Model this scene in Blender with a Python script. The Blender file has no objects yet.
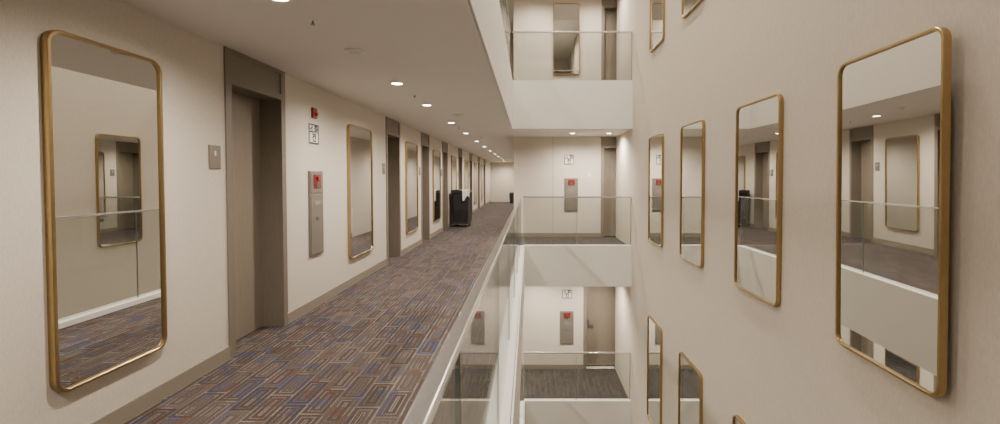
import bpy, bmesh, math, random
from mathutils import Vector, Matrix
random.seed(3)
S=bpy.context.scene
C=S.collection
E=1.38; CH=2.38; F=3.16
LV={-1:-3.16,0:0.0,1:3.29}
XL=-2.3; XR=2.06; YF=9.2; YW=10.9; YE=27.5; Y0=-2.5

# ---------------------------------------------------------------- materials
def nm(name):
    m=bpy.data.materials.new(name); m.use_nodes=True
    nt=m.node_tree; b=nt.nodes['Principled BSDF']
    return m,nt,b
def simple(name,col,rough=.5,metal=0,noise=0,scale=20,bump=0,bscale=200,stretch=(1,1,1)):
    m,nt,b=nm(name)
    b.inputs['Roughness'].default_value=rough; b.inputs['Metallic'].default_value=metal
    tc=nt.nodes.new('ShaderNodeTexCoord'); mp=nt.nodes.new('ShaderNodeMapping')
    mp.inputs['Scale'].default_value=stretch
    nt.links.new(tc.outputs['Object'],mp.inputs['Vector'])
    n=nt.nodes.new('ShaderNodeTexNoise'); n.inputs['Scale'].default_value=scale; n.inputs['Detail'].default_value=4
    nt.links.new(mp.outputs[0],n.inputs['Vector'])
    r=nt.nodes.new('ShaderNodeMapRange'); r.inputs['To Min'].default_value=1-noise; r.inputs['To Max'].default_value=1+noise
    nt.links.new(n.outputs['Fac'],r.inputs['Value'])
    v=nt.nodes.new('ShaderNodeVectorMath'); v.operation='SCALE'; v.inputs[0].default_value=col
    nt.links.new(r.outputs[0],v.inputs['Scale']); nt.links.new(v.outputs[0],b.inputs['Base Color'])
    if bump:
        n2=nt.nodes.new('ShaderNodeTexNoise'); n2.inputs['Scale'].default_value=bscale
        nt.links.new(tc.outputs['Object'],n2.inputs['Vector'])
        bp=nt.nodes.new('ShaderNodeBump'); bp.inputs['Strength'].default_value=bump; bp.inputs['Distance'].default_value=.002
        nt.links.new(n2.outputs['Fac'],bp.inputs['Height']); nt.links.new(bp.outputs[0],b.inputs['Normal'])
    return m
def emis(name,col,st):
    m,nt,b=nm(name); b.inputs['Emission Color'].default_value=(*col,1); b.inputs['Emission Strength'].default_value=st
    b.inputs['Base Color'].default_value=(*col,1); return m
M={}
M['wall']=simple('wallpaper_cream',(.59,.54,.47),.85,noise=.16,scale=110,bump=.7,bscale=180,stretch=(1,1,.3))
M['wallr']=simple('wallpaper_beige',(.585,.525,.45),.85,noise=.16,scale=110,bump=.7,bscale=180,stretch=(1,1,.3))
M['white']=simple('painted_plaster',(.78,.77,.735),.7,noise=.02,scale=3)
M['ceil']=simple('ceiling_paint',(.70,.67,.625),.85,noise=.02,scale=3)
M['base']=simple('baseboard_taupe',(.26,.225,.18),.5,noise=.06,scale=20)
M['frame']=simple('door_frame_wood',(.19,.163,.13),.45,noise=.18,scale=14,stretch=(6,6,.5))
M['leaf']=simple('door_leaf_wood',(.235,.20,.158),.45,noise=.22,scale=16,stretch=(6,6,.4))
M['gold']=simple('brushed_brass',(.44,.325,.16),.30,1,noise=.10,scale=40)
M['steel']=simple('brushed_steel',(.80,.81,.82),.17,.92,noise=.05,scale=40)
M['dsteel']=simple('dark_steel',(.25,.24,.23),.4,1,noise=.05,scale=40)
M['panel']=simple('panel_metal',(.25,.23,.20),.42,.5,noise=.05,scale=30)
M['red']=simple('red_plastic',(.22,.018,.014),.4)
M['black']=simple('black_fabric',(.012,.012,.013),.8,noise=.3,scale=30,bump=.3)
M['blackp']=simple('black_plastic',(.02,.02,.02),.45,noise=.1)
M['linen']=simple('white_linen',(.66,.65,.64),.9,noise=.05,scale=10,bump=.3,bscale=40)
M['sign']=simple('sign_white',(.72,.70,.66),.5)
M['ink']=simple('sign_ink',(.02,.02,.02),.6)
M['plate']=simple('number_plate',(.24,.21,.18),.4,.5,noise=.05)
M['lamp']=emis('lamp_glow',(1,.95,.85),28)
M['redlamp']=simple('red_lens',(.30,.03,.022),.3)
m,nt,b=nm('mirror_glass'); b.inputs['Base Color'].default_value=(.76,.765,.74,1); b.inputs['Metallic'].default_value=1
tc=nt.nodes.new('ShaderNodeTexNoise'); tc.inputs['Scale'].default_value=2
rr=nt.nodes.new('ShaderNodeMapRange'); rr.inputs['To Min'].default_value=.004; rr.inputs['To Max'].default_value=.012
nt.links.new(tc.outputs['Fac'],rr.inputs['Value']); nt.links.new(rr.outputs[0],b.inputs['Roughness']); M['mirror']=m
m=bpy.data.materials.new('railing_glass'); m.use_nodes=True; nt=m.node_tree; nt.nodes.clear()
o=nt.nodes.new('ShaderNodeOutputMaterial'); mx=nt.nodes.new('ShaderNodeMixShader'); t=nt.nodes.new('ShaderNodeBsdfTransparent'); g=nt.nodes.new('ShaderNodeBsdfGlossy')
t.inputs[0].default_value=(.86,.87,.855,1); g.inputs['Roughness'].default_value=.005; g.inputs['Color'].default_value=(.82,.83,.82,1)
lw=nt.nodes.new('ShaderNodeLayerWeight'); lw.inputs['Blend'].default_value=.5
pw=nt.nodes.new('ShaderNodeMath'); pw.operation='POWER'; pw.inputs[1].default_value=4
ml=nt.nodes.new('ShaderNodeMath'); ml.operation='MULTIPLY_ADD'; ml.inputs[1].default_value=.5; ml.inputs[2].default_value=.03
nt.links.new(lw.outputs['Facing'],pw.inputs[0]); nt.links.new(pw.outputs[0],ml.inputs[0])
nt.links.new(ml.outputs[0],mx.inputs[0]); nt.links.new(t.outputs[0],mx.inputs[1]); nt.links.new(g.outputs[0],mx.inputs[2]); nt.links.new(mx.outputs[0],o.inputs[0])
M['glass']=m
M['edge']=simple('glass_edge',(.12,.15,.135),.3)

def carpet(name,cols,line,blue,red,amt,W=.40,H=.20,ring=.034):
    """woven carpet: staggered cells elongated along Y, each with nested rectangular outlines"""
    m,nt,b=nm(name); N=nt.nodes.new; L=nt.links.new
    b.inputs['Roughness'].default_value=.95; b.inputs['Specular IOR Level'].default_value=.1
    def mt(op,a,b2=None,c=None):
        n=N('ShaderNodeMath'); n.operation=op
        for i,v in enumerate((a,b2,c)):
            if v is None: continue
            if isinstance(v,(int,float)): n.inputs[i].default_value=v
            else: L(v,n.inputs[i])
        return n.outputs[0]
    def wn(x,y,z):
        cb=N('ShaderNodeCombineXYZ')
        for i,v in enumerate((x,y,z)):
            if isinstance(v,(int,float)): cb.inputs[i].default_value=v
            else: L(v,cb.inputs[i])
        w=N('ShaderNodeTexWhiteNoise'); w.noise_dimensions='3D'; L(cb.outputs[0],w.inputs['Vector']); return w.outputs['Value']
    tc=N('ShaderNodeTexCoord'); sp=N('ShaderNodeSeparateXYZ'); L(tc.outputs['Object'],sp.inputs[0])
    X,Y=sp.outputs[0],sp.outputs[1]
    xr=mt('DIVIDE',X,H); row=mt('FLOOR',xr); v=mt('MULTIPLY',mt('SUBTRACT',xr,row),H)
    yo=mt('ADD',mt('DIVIDE',Y,W),mt('MULTIPLY',row,.37)); col=mt('FLOOR',yo); u=mt('MULTIPLY',mt('SUBTRACT',yo,col),W)
    d=mt('MINIMUM',mt('MINIMUM',u,mt('SUBTRACT',W,u)),mt('MINIMUM',v,mt('SUBTRACT',H,v)))
    dr=mt('DIVIDE',d,ring); ri=mt('FLOOR',dr); fr=mt('SUBTRACT',dr,ri)
    rnd=wn(mt('ADD',mt('MULTIPLY',row,7.3),ri),mt('MULTIPLY',col,3.1),.5)
    ramp=N('ShaderNodeValToRGB'); ramp.color_ramp.interpolation='CONSTANT'
    el=ramp.color_ramp.elements
    while len(el)<len(cols): el.new(.5)
    for i,(p,c) in enumerate(cols): el[i].position=p; el[i].color=(*c,1)
    L(rnd,ramp.inputs[0])
    ln=mt('LESS_THAN',fr,.20)
    # outlines are woven in short dashes, each dash picks its own yarn colour
    dash=mt('FLOOR',mt('DIVIDE',Y,.11)); dash2=mt('FLOOR',mt('DIVIDE',X,.065))
    la=mt('MULTIPLY',ln,amt)
    lr=wn(mt('ADD',dash,.3),mt('ADD',mt('MULTIPLY',row,3.7),dash2),9.0)
    lramp=N('ShaderNodeValToRGB'); lramp.color_ramp.interpolation='CONSTANT'; e=lramp.color_ramp.elements
    e.new(.5); e.new(.6)
    for i,(p,c) in enumerate([(0,line),(.42,tuple(x*.6 for x in line)),(.74,blue),(.93,red)]):
        e[i].position=p; e[i].color=(*c,1)
    L(lr,lramp.inputs[0])
    mx=N('ShaderNodeMixRGB'); L(la,mx.inputs[0]); L(ramp.outputs[0],mx.inputs[1]); L(lramp.outputs[0],mx.inputs[2])
    no=N('ShaderNodeTexNoise'); no.inputs['Scale'].default_value=130; no.inputs['Detail'].default_value=3; L(tc.outputs['Object'],no.inputs['Vector'])
    r=N('ShaderNodeMapRange'); r.inputs['From Min'].default_value=.3; r.inputs['From Max'].default_value=.7; r.inputs['To Min'].default_value=.55; r.inputs['To Max'].default_value=1.45; L(no.outputs['Fac'],r.inputs['Value'])
    vv=N('ShaderNodeVectorMath'); vv.operation='SCALE'; L(mx.outputs[0],vv.inputs[0]); L(r.outputs[0],vv.inputs['Scale']); L(vv.outputs[0],b.inputs['Base Color'])
    bp=N('ShaderNodeBump'); bp.inputs['Strength'].default_value=.5; bp.inputs['Distance'].default_value=.004; L(no.outputs['Fac'],bp.inputs['Height']); L(bp.outputs[0],b.inputs['Normal'])
    return m
M['carpet']=carpet('patterned_carpet',[(0,(.068,.051,.045)),(.32,(.082,.063,.056)),(.62,(.056,.044,.041)),(.84,(.094,.076,.068)),(.95,(.072,.045,.040)),(.985,(.045,.056,.095))],(.185,.162,.145),(.055,.085,.19),(.13,.055,.042),.92,.32,.15,.032)
M['carpet2']=carpet('grey_carpet',[(0,(.060,.055,.050)),(.4,(.072,.066,.060)),(.7,(.052,.048,.044)),(.9,(.082,.075,.068))],(.14,.13,.118),(.08,.085,.10),(.09,.08,.07),.85,.30,.12,.030)
M['stone']=simple('stone_floor',(.4,.37,.33),.4,noise=.1,scale=4)

# ---------------------------------------------------------------- helpers
def link(o,parent=None,label=None,cat=None,kind=None,group=None):
    C.objects.link(o)
    if parent: o.parent=parent
    if label: o['label']=label
    if cat: o['category']=cat
    if kind: o['kind']=kind
    if group: o['group']=group
    return o
def meshobj(name,bm,mat,loc=(0,0,0),smooth=False,**k):
    me=bpy.data.meshes.new(name); bmesh.ops.recalc_face_normals(bm,faces=bm.faces); bm.to_mesh(me); bm.free()
    me.materials.append(M[mat])
    if smooth:
        for p in me.polygons: p.use_smooth=True
    o=bpy.data.objects.new(name,me); o.location=loc
    return link(o,**k)
def addbox(bm,x0,x1,y0,y1,z0,z1):
    v=[bm.verts.new((x,y,z)) for x in (x0,x1) for y in (y0,y1) for z in (z0,z1)]
    for f in ((0,1,3,2),(4,6,7,5),(0,4,5,1),(2,3,7,6),(0,2,6,4),(1,5,7,3)): bm.faces.new([v[i] for i in f])
def boxes(name,lst,mat,bevel=0,loc=(0,0,0),**k):
    bm=bmesh.new()
    for b in lst: addbox(bm,*b)
    if bevel:
        bmesh.ops.recalc_face_normals(bm,faces=bm.faces)
        bmesh.ops.bevel(bm,geom=list(bm.edges),offset=bevel,segments=3,affect='EDGES',profile=.5)
    return meshobj(name,bm,mat,loc=loc,**k)
def struct(name,lst,mat,**k): return boxes(name,lst,mat,kind='structure',**k)
def cyl(bm,c,r,h,axis='z',seg=24,r2=None):
    r2=r if r2 is None else r2
    rs=bmesh.ops.create_cone(bm,cap_ends=True,segments=seg,radius1=r,radius2=r2,depth=h)
    vs=rs['verts']
    if axis=='y': bmesh.ops.rotate(bm,verts=vs,cent=(0,0,0),matrix=Matrix.Rotation(math.pi/2,3,'X'))
    if axis=='x': bmesh.ops.rotate(bm,verts=vs,cent=(0,0,0),matrix=Matrix.Rotation(math.pi/2,3,'Y'))
    bmesh.ops.translate(bm,verts=vs,vec=c)
def empty(name,loc,rot=0,**k):
    o=bpy.data.objects.new(name,None); o.location=loc; o.rotation_euler=(0,0,rot); o.empty_display_size=.1
    return link(o,**k)
def copytree(root,loc,rot=None,label=None):
    n=root.copy(); n.location=loc
    if rot is not None: n.rotation_euler=(0,0,rot)
    C.objects.link(n)
    if label: n['label']=label
    def rec(s,d):
        for c in s.children:
            cc=c.copy(); C.objects.link(cc); cc.parent=d; rec(c,cc)
    rec(root,n); return n
RL=math.pi/2; RR=-math.pi/2
WL=XL-.003; WY=YW+.003   # wall-mounted things are bedded 3 mm into the wall

# ---------------------------------------------------------------- structure
doorsL=[(3.49,4.34),(7.40,8.20),(9.80,10.60),(12.2,13.0),(15.0,15.8),(17.8,18.6),(20.6,21.4),(23.4,24.2)]
def segs(y0,y1,gaps):
    out=[];c=y0
    for a,b in gaps: out.append((c,a)); c=b
    out.append((c,y1)); return out
def edge(k): return -.34 if k==1 else -.10
def railx(k): return -.385 if k==1 else -.165
suf={0:'',1:'_upper',-1:'_lower'}
tn=[0]
def trim(lst,mat,**k):
    tn[0]+=1; return struct('trim_%d'%tn[0],lst,mat,**k)
dn=[0]
for k in (-1,0,1):
    z=LV[k]; s=suf[k]; ye=YE if k==0 else 14
    gaps=doorsL if k==0 else ([d for d in doorsL[:4]] if k==-1 else [])
    struct('wall_left'+s,[(XL-.3,XL,a,b,z,z+CH) for a,b in segs(Y0,ye,gaps)],'wall')
    struct('baseboard_left'+s,[(XL,XL+.012,a,b,z,z+.1) for a,b in segs(Y0,ye,gaps)],'base')
    e=edge(k); ci=railx(k)-.075
    struct('floor'+s,[(XL-.3,ci,Y0,YF+.09,z-.03,z),(XL-.3,ci,YF+.09,ye,z-.03,z)] ,'carpet' if k==0 else 'carpet2')
    struct('floor_cross'+s,[(ci,XR,YF+.09,YW,z-.03,z)] ,'carpet2')
    zb={1:CH,0:LV[-1]+CH,-1:-2*F}[k]
    yc=YE if k==1 else 14
    trim([(XL-.3,e,Y0,YF,zb,z-.03),(XL-.3,XR,YF,yc,zb,z-.03)],'ceil')
    trim([(ci,e,Y0,YF,z-.03,z+.05),(e-.004,e+.012,Y0,YF-.012,zb,z+.05)],'white')
    trim([(e,XR,YF,YF+.09,z-.03,z+.05),(e,XR,YF-.012,YF,zb,z+.05)],'white')
    dx={-1:1.30,0:1.70,1:1.70}[k]
    struct('wall_far'+s,[(-.36,dx,YW,YW+.3,z,z+CH),(dx+.94,3.0,YW,YW+.3,z,z+CH),(-.36,-.16,YW+.3,ye,z,z+CH)],'wall')
    struct('baseboard_far'+s,[(-.36,dx,YW-.012,YW,z,z+.1)],'base')
    struct('wall_end'+s,[(XL-.3,-.16,ye,ye+.3,z,z+CH)],'wall')
    if k!=-1: trim([(.565,.572,YW-.004,YW,z+.1,z+CH)],'frame')
struct('ceiling',[(XL-.3,-.34,Y0,YF,LV[1]+CH,7.6),(XL-.3,XR,YF,14,LV[1]+CH,7.6)],'ceil')
struct('ceiling_atrium',[(XL-.3,XR+.3,Y0,YF+.2,7.6,7.8)],'white')
struct('wall_right',[(XR,XR+.25,Y0,YW,-2*F-.1,7.6)],'wallr')
struct('wall_rear',[(XL-.3,XR+.25,Y0-.2,Y0,-2*F-.1,7.6)],'wall')
struct('floor_atrium',[(-.15,XR,Y0,YF,-2*F-.1,-2*F)],'stone')

# ---------------------------------------------------------------- doors
def make_door(w,loc,rot,hand=1):
    dn[0]+=1
    d=empty('door_%d'%dn[0],loc,rot,kind='structure')
    j=.07; H=2.11; h=w/2
    boxes('door_frame',[(-h,-h+j,-.012,.26,0,CH),(h-j,h,-.012,.26,0,CH),(-h+j,h-j,.0,.26,H,CH),(-h+j,h-j,-.012,.0,H,H+.05),(-h+j,h-j,-.012,0,CH-.03,CH)],'frame',parent=d)
    boxes('door_leaf',[(-h+j+.002,h-j-.002,.19,.24,.006,H-.003)],'leaf',parent=d)
    hx=hand*(h-j-.07)
    bm=bmesh.new(); addbox(bm,hx-.025,hx+.025,.182,.19,.92,1.12); cyl(bm,(hx,.165,1.0),.011,.04,'y'); addbox(bm,min(hx,hx-hand*.12),max(hx,hx-hand*.12),.135,.15,.99,1.01)
    meshobj('door_handle',bm,'dsteel',parent=d)
    return d
for k in (0,-1):
    for a,b in (doorsL if k==0 else doorsL[:4]):
        make_door(b-a,(XL,(a+b)/2,LV[k]),RL,-1)
make_door(.94,(2.17,YW,0),0,1)
make_door(.94,(2.17,YW,LV[1]),0,1)
make_door(.94,(1.77,YW,-F),0,-1)

# ---------------------------------------------------------------- mirrors
def rrect(w,h,r,seg=8):
    pts=[]
    for cx,cz,a0 in ((w/2-r,h/2-r,0),(-w/2+r,h/2-r,90),(-w/2+r,-h/2+r,180),(w/2-r,-h/2+r,270)):
        for i in range(seg+1):
            a=math.radians(a0+90*i/seg); pts.append((cx+r*math.cos(a),cz+r*math.sin(a)))
    return pts
def make_mirror(w,h,loc,rot,label,group):
    R=empty('wall_mirror',loc,rot,label=label,cat='mirror',group=group)
    bm=bmesh.new(); fw=.018; dp=.036
    prof=[(0,0),(0,-dp+.003),(.003,-dp),(fw-.003,-dp),(fw,-dp+.003),(fw,-.012)]
    loops=[]
    for ins,y in prof:
        loops.append([bm.verts.new((x,y,z+h/2)) for x,z in rrect(w-2*ins,h-2*ins,.075-ins)])
    n=len(loops[0])
    for i in range(len(loops)-1):
        for q in range(n): bm.faces.new((loops[i][q],loops[i][(q+1)%n],loops[i+1][(q+1)%n],loops[i+1][q]))
    meshobj('frame',bm,'gold',parent=R,label='brushed gold metal rim with rounded corners')
    bm=bmesh.new()
    bm.faces.new([bm.verts.new((x,-.022,z+h/2)) for x,z in rrect(w-2*fw+.002,h-2*fw+.002,.058)])
    meshobj('mirror_pane',bm,'mirror',parent=R)
    return R
MB=E-1.03
g='gold-framed mirrors along the corridor wall'
make_mirror(.68,1.77,(XL,2.52,MB-.02),RL,'tall rounded gold-framed mirror on cream corridor wall',g)
m0=make_mirror(.86,1.73,(XL,6.25,MB),RL,'tall rounded gold-framed mirror on cream corridor wall',g)
for y in (8.97,11.4,14.0,16.8,19.6,22.4): copytree(m0,(XL,y,MB))
for y in (6.25,8.97,11.4): copytree(m0,(XL,y,MB-F),label='tall gold-framed mirror on the storey below')
g='gold-framed mirrors on the atrium wall'
nmr=make_mirror(.82,1.82,(XR-.021,2.605,MB-.05),0,'tall rounded gold-framed mirror on beige atrium wall',g)
nmr.rotation_euler=(math.radians(.55),0,RR-math.radians(2.8))
m1=make_mirror(.79,1.76,(XR,4.13,MB-.03),RR,'tall rounded gold-framed mirror on beige atrium wall',g)
for y in (5.78,7.42): copytree(m1,(XR,y,MB-.03))
for y in (5.78,7.42): copytree(m1,(XR,y,MB-.02+F))
for y in (4.13,5.78,7.42): copytree(m1,(XR,y,MB+.11-F))
make_mirror(.64,1.66,(.88,YW,LV[1]+.54),0,'narrow gold-framed mirror beside an upper storey door','mirrors on the cross corridor wall')

# ---------------------------------------------------------------- railings
def railing(x,z,label):
    R=empty('glass_railing',(x,0,z),0,label=label,cat='railing')
    boxes('handrail',[(-.020,.020,-1.6,YF+.06,1.010,1.030)],'steel',bevel=.007,parent=R,label='polished steel top rail')
    y=-1.66
    while y<YF-.1:
        y2=min(y+1.36,YF-.01)
        p=boxes('glass_panel',[(-.006,.006,y+.008,y2-.008,.049,1.011)],'glass',parent=R)
        boxes('polished_edge',[(-.0065,.0065,y2-.009,y2-.006,.049,1.010)],'edge',parent=p,label='dark green polished glass edge')
        y=y2
    return R
def cross(x0,x1,z,label):
    R=empty('glass_railing',((x0+x1)/2,YF+.045,z),0,label=label,cat='railing')
    h=(x1-x0)/2
    boxes('handrail',[(-h,h,-.02,.02,1.0,1.030)],'steel',bevel=.005,parent=R,label='polished steel top rail')
    n=2; w=2*h/n
    for i in range(n):
        p=boxes('glass_panel',[(-h+i*w+.008,-h+(i+1)*w-.008,-.006,.006,.049,1.003)],'glass',parent=R)
        xe=-h+(i+1)*w-.009
        boxes('polished_edge',[(xe,xe+.008,-.0065,.0065,.049,1.002)],'edge',parent=p,label='dark green polished glass edge')
for k in (-1,0,1):
    t={0:'',1:' upstairs',-1:' downstairs'}[k]
    railing(railx(k),LV[k],'long frameless glass railing with steel rail beside corridor'+t)
    cross(railx(k)+.045,XR-.005,LV[k],'frameless glass railing across the atrium end'+t)

# ---------------------------------------------------------------- downlights
def make_down(loc,power=14,label='small round recessed ceiling downlight, lit'):
    R=empty('downlight',loc,label=label,cat='light',group='recessed ceiling downlights')
    bm=bmesh.new()
    n=24; lo=[]
    for r,zz in ((.070,0),(.068,-.006),(.058,-.006),(.054,-.001)):
        lo.append([bm.verts.new((r*math.cos(6.28318*i/n),r*math.sin(6.28318*i/n),zz)) for i in range(n)])
    for a in range(3):
        for i in range(n): bm.faces.new((lo[a][i],lo[a][(i+1)%n],lo[a+1][(i+1)%n],lo[a+1][i]))
    meshobj('trim_ring',bm,'white',parent=R)
    bm=bmesh.new(); bmesh.ops.create_circle(bm,cap_ends=True,segments=24,radius=.057)
    bmesh.ops.translate(bm,verts=bm.verts,vec=(0,0,-.003)); meshobj('lens',bm,'lamp',parent=R)
    L=bpy.data.lights.new('spot','SPOT'); L.energy=power; L.color=(1,.88,.74); L.spot_size=math.radians(165); L.spot_blend=.9; L.shadow_soft_size=.06
    lo=bpy.data.objects.new('lamp_source',L); lo.location=(0,0,-.03); link(lo,parent=R)
    return R
P=185
dl=make_down((-1.38,4.84,CH),P)
for y in (.6,2.55,6.25,8.2,10.1,12.2,14.3,16.4,18.5,20.6,22.7,24.8,26.6): copytree(dl,(-1.38,y,CH))
for k in (-1,0,1):
    for x in ((.2,1.5) if k else (.95,1.75)): copytree(dl,(x,10.1,LV[k]+CH))
    if k:
        for y in (2.57,4.84,6.9,9.0,11.6): copytree(dl,(-1.38,y,LV[k]+CH))  # farthest lamp of each row is added to brighten the dark corridor beyond
atrium_fill=make_down((1.0,1.5,7.6),540)  # added lamps in the unseen atrium top, put in to brighten the void
for y in (4.2,7.0): copytree(atrium_fill,(1.0,y,7.6))
def detector(loc):
    R=empty('smoke_detector',loc,label='round white ceiling smoke detector',cat='smoke detector',group='ceiling smoke detectors')
    bm=bmesh.new(); cyl(bm,(0,0,-.007),.078,.014); meshobj('base_plate',bm,'sign',parent=R)
    bm=bmesh.new(); cyl(bm,(0,0,-.026),.035,.026,r2=.060); meshobj('sensor',bm,'linen',parent=R)
    return R
d0=detector((-1.36,3.62,CH+.002))
for p in ((-1.1,7.2,CH+.002),(-1.1,11.0,CH+.002)): copytree(d0,p)
def sprinkler(loc):
    R=empty('sprinkler',loc,label='small metal ceiling sprinkler head',cat='sprinkler',group='ceiling sprinklers')
    bm=bmesh.new(); cyl(bm,(0,0,-.002),.030,.008); meshobj('rosette',bm,'white',parent=R)
    bm=bmesh.new(); cyl(bm,(0,0,-.015),.007,.026); cyl(bm,(0,0,-.029),.014,.003); meshobj('head',bm,'dsteel',parent=R)
    return R
s0=sprinkler((-1.36,2.92,CH))
for y in (5.5,8.9): copytree(s0,(-1.36,y,CH))

# ---------------------------------------------------------------- signs, plates, cabinets
def text(body,size,mat,parent,loc):
    cu=bpy.data.curves.new('t','FONT'); cu.body=body; cu.size=size; cu.align_x='CENTER'; cu.align_y='CENTER'; cu.extrude=.0008; cu.offset=.0034
    cu.space_line=.85
    o=bpy.data.objects.new('t',cu); C.objects.link(o); bpy.context.view_layer.update()
    me=bpy.data.meshes.new_from_object(o); bpy.data.objects.remove(o)
    me.name='lettering'; me.materials.clear(); me.materials.append(M[mat])
    t=bpy.data.objects.new('lettering',me); t.location=loc; t.rotation_euler=(math.pi/2,0,0); link(t,parent=parent); return t
def sign(loc,rot,w,h,label):
    R=empty('fire_equipment_sign',loc,rot,label=label,cat='sign')
    boxes('sign_board',[(-w/2,w/2,-.011,0,-h/2,h/2)],'sign',bevel=.002,parent=R)
    b=.014; q=.0125; a=w/2-.003; c=h/2-.003
    boxes('sign_border',[(-a,a,-q,-.011,c-b,c),(-a,a,-q,-.011,-c,-c+b),(-a,-a+b,-q,-.011,-c+b,c-b),(a-b,a,-q,-.011,-c+b,c-b)],'ink',parent=R,label='thin dark printed border')
    text('소화\n전',h*.47,'ink',R,(0,-.012,0))
sign((WL,4.92,E+.478),RL,.22,.215,'white square fire hydrant sign above the wall cabinet')
sign((.95,WY,E+.46),0,.235,.235,'white square fire hydrant sign on cream wall')
sign((.91,WY,-F+1.80),0,.235,.215,'white square fire hydrant sign on lower storey wall')
def cabinet(loc,rot,w,h,label):
    R=empty('fire_hydrant_cabinet',loc,rot,label=label,cat='fire cabinet')
    boxes('body',[(-w/2,w/2,-.023,0,0,h)],'panel',bevel=.003,parent=R)
    boxes('upper_door',[(-w/2+.015,w/2-.015,-.028,-.023,h*.74,h-.015)],'panel',bevel=.002,parent=R)
    D=boxes('lower_door',[(-w/2+.015,w/2-.015,-.028,-.023,.015,h*.72)],'panel',bevel=.002,parent=R)
    boxes('latch',[(-.02,.02,-.034,-.028,h*.42,h*.46)],'dsteel',bevel=.002,parent=D)
    boxes('label_plate',[(-w*.2,w*.2,-.030,-.028,h*.60,h*.65)],'base',parent=D,label='small taupe instruction plate')
    boxes('alarm_plate',[(-w*.25,w*.25,-.033,-.028,h*.79,h*.955)],'red',parent=R,label='dull red square alarm plate')
    boxes('alarm_button',[(-w*.12,w*.12,-.040,-.033,h*.80,h*.87)],'dsteel',parent=R,label='dark metal alarm button')
    bm=bmesh.new(); cyl(bm,(0,-.042,h*.915),.022,.02,'y'); meshobj('alarm_lamp',bm,'redlamp',parent=R,label='small round red indicator lamp')
cabinet((WL,4.94,E-.815),RL,.31,.90,'tall metal fire hydrant cabinet with red alarm on corridor wall')
cabinet((1.0,WY,E-.76),0,.32,.78,'metal fire hydrant cabinet with red alarm beside glass railing')
cabinet((.90,WY,-F+.60),0,.32,.79,'metal fire hydrant cabinet with red alarm on lower storey')
R=empty('fire_alarm_strobe',(WL,4.92,E+.70),RL,label='small red fire alarm strobe high on cream wall',cat='alarm')
boxes('housing',[(-.048,.048,-.03,0,-.055,.055)],'red',bevel=.01,parent=R)
bm=bmesh.new(); cyl(bm,(0,-.040,-.01),.026,.028,'y',r2=.018); meshobj('strobe_lens',bm,'redlamp',parent=R)
def plate(loc,rot):
    R=empty('room_number_plate',loc,rot,label='small bronze room number plate beside a door',cat='sign',group='room number plates')
    boxes('plate',[(-.06,.06,-.013,0,-.086,.086)],'plate',bevel=.003,parent=R)
    boxes('panel_line',[(-.035,.035,-.0145,-.013,-.052,-.047)],'panel',parent=R)
    boxes('keyhole_mark',[(-.008,.008,-.0145,-.013,.01,.045)],'sign',parent=R)
for a,b in doorsL[:6]: plate((WL,a-.125,E+.16),RL)
R=empty('wall_switch',(1.43,WY,E+.09),0,label='small white wall switch beside the door',cat='switch')
boxes('plate',[(-.035,.035,-.011,0,-.05,.05)],'sign',bevel=.002,parent=R)
boxes('rocker',[(-.015,.015,-.015,-.011,-.025,.025)],'white',bevel=.002,parent=R)

# ---------------------------------------------------------------- housekeeping cart
R=empty('housekeeping_cart',(-1.98,13.4,0),0,label='black housekeeping cart with white laundry sack parked by the wall',cat='cart')
R.scale=(.76,1,1)
boxes('base_deck',[(-.33,.33,-.25,.5,.09,.13)],'blackp',bevel=.01,parent=R)
bm=bmesh.new()
for x in (-.31,.31):
    for y in (-.25,.49): addbox(bm,x-.014,x+.014,y-.014,y+.014,.13,1.0)
meshobj('uprights',bm,'blackp',parent=R)
bm=bmesh.new()
prof=[(.13,.98),(.24,1.0),(.5,1.05),(.8,1.04),(.98,1.05)]
rings=[]
for zz,sc in prof:
    ring=[]
    for i in range(40):
        a=2*math.pi*i/40; c,s_=math.cos(a),math.sin(a)
        p=.22
        x=.295*sc*math.copysign(abs(c)**p,c); y=.36*sc*math.copysign(abs(s_)**p,s_)
        w_=1+.012*math.sin(9*a+zz*8)
        ring.append(bm.verts.new((x*w_,.125+y*w_,zz)))
    rings.append(ring)
for a in range(len(rings)-1):
    for i in range(40): bm.faces.new((rings[a][i],rings[a][(i+1)%40],rings[a+1][(i+1)%40],rings[a+1][i]))
bm.faces.new(rings[0]); bm.faces.new(rings[-1])
meshobj('hamper_bag',bm,'black',parent=R,label='soft black fabric hamper bag')
boxes('top_tray',[(-.33,.33,-.27,.52,.985,1.01),(-.33,.33,-.27,-.255,1.01,1.06),(-.33,.33,.505,.52,1.01,1.06),(-.33,-.315,-.255,.505,1.01,1.06),(.315,.33,-.255,.505,1.01,1.06)],'blackp',bevel=.004,parent=R)
for x in (-.27,.27):
    for y in (-.19,.44):
        bm=bmesh.new(); cyl(bm,(x,y,.045),.045,.03,'x'); addbox(bm,x-.022,x+.022,y-.02,y+.02,.05,.09); meshobj('caster',bm,'dsteel',parent=R)
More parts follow.
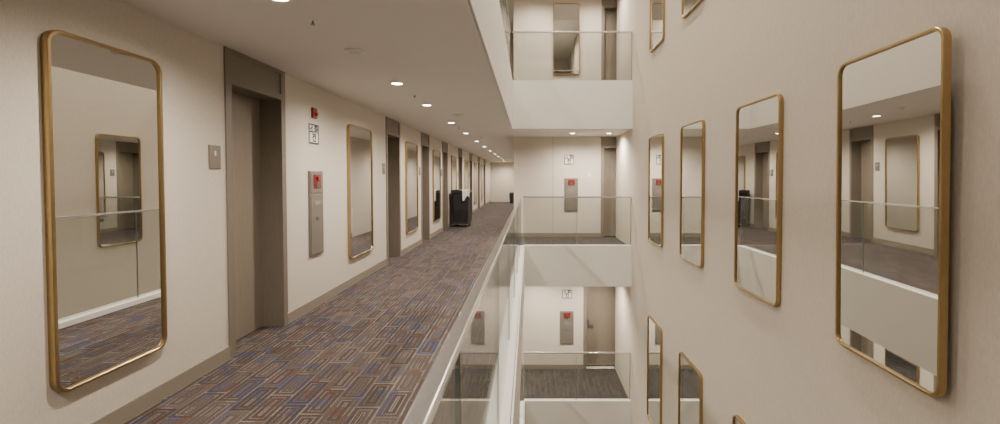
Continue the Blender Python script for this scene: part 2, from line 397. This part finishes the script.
# draped linen: a folded sheet hanging over the tray corner with wavy hem
bm=bmesh.new(); nx,nz=18,14; grid=[]
for i in range(nx+1):
    u=i/nx; colv=[]
    for j in range(nz+1):
        t=j/nz
        x=.10+.27*u; fold=.014*math.sin(u*16)*(t**.6)
        drop=(.27+.06*math.sin(u*5+1))*t
        if t<.25: y=-.10-.19*(t/.25); z=1.075-.005*t
        else: y=-.295-fold; z=1.072-(drop-.25*.27)*1.25
        colv.append(bm.verts.new((x,y,z)))
    grid.append(colv)
for i in range(nx):
    for j in range(nz): bm.faces.new((grid[i][j],grid[i+1][j],grid[i+1][j+1],grid[i][j+1]))
o=meshobj('draped_linen',bm,'linen',smooth=True,parent=R,label='white linen draped over the tray corner')
sm=o.modifiers.new('solid','SOLIDIFY'); sm.thickness=.008
boxes('folded_cloth',[(-.05,.30,-.24,.1,1.012,1.062)],'linen',bevel=.018,parent=R,label='folded white cloth')
bm=bmesh.new(); cyl(bm,(.36,-.02,1.0),.012,.42,'y'); addbox(bm,.31,.37,-.235,-.22,.99,1.01); addbox(bm,.31,.37,.185,.2,.99,1.01); meshobj('push_handle',bm,'dsteel',parent=R)
R=empty('waste_bin',(-.95,26.2,0),0,label='black waste bin standing at the corridor end',cat='bin')
bm=bmesh.new(); cyl(bm,(0,0,.27),.15,.54,r2=.18); meshobj('bin_body',bm,'blackp',parent=R)
bm=bmesh.new(); cyl(bm,(0,0,.58),.19,.07,r2=.12); meshobj('lid',bm,'black',parent=R)

# ---------------------------------------------------------------- world, camera
w=bpy.data.worlds.new('w'); S.world=w; w.use_nodes=True
w.node_tree.nodes['Background'].inputs[0].default_value=(1,.9,.8,1); w.node_tree.nodes['Background'].inputs[1].default_value=.05
cam=bpy.data.cameras.new('cam'); co=bpy.data.objects.new('camera',cam); C.objects.link(co)
cam.sensor_width=36; cam.lens=16.56; cam.shift_x=-.029; cam.shift_y=-.021; cam.clip_start=.02
co.location=(0,0,E); co.rotation_euler=(math.radians(90-1.5),0,0)
S.camera=co
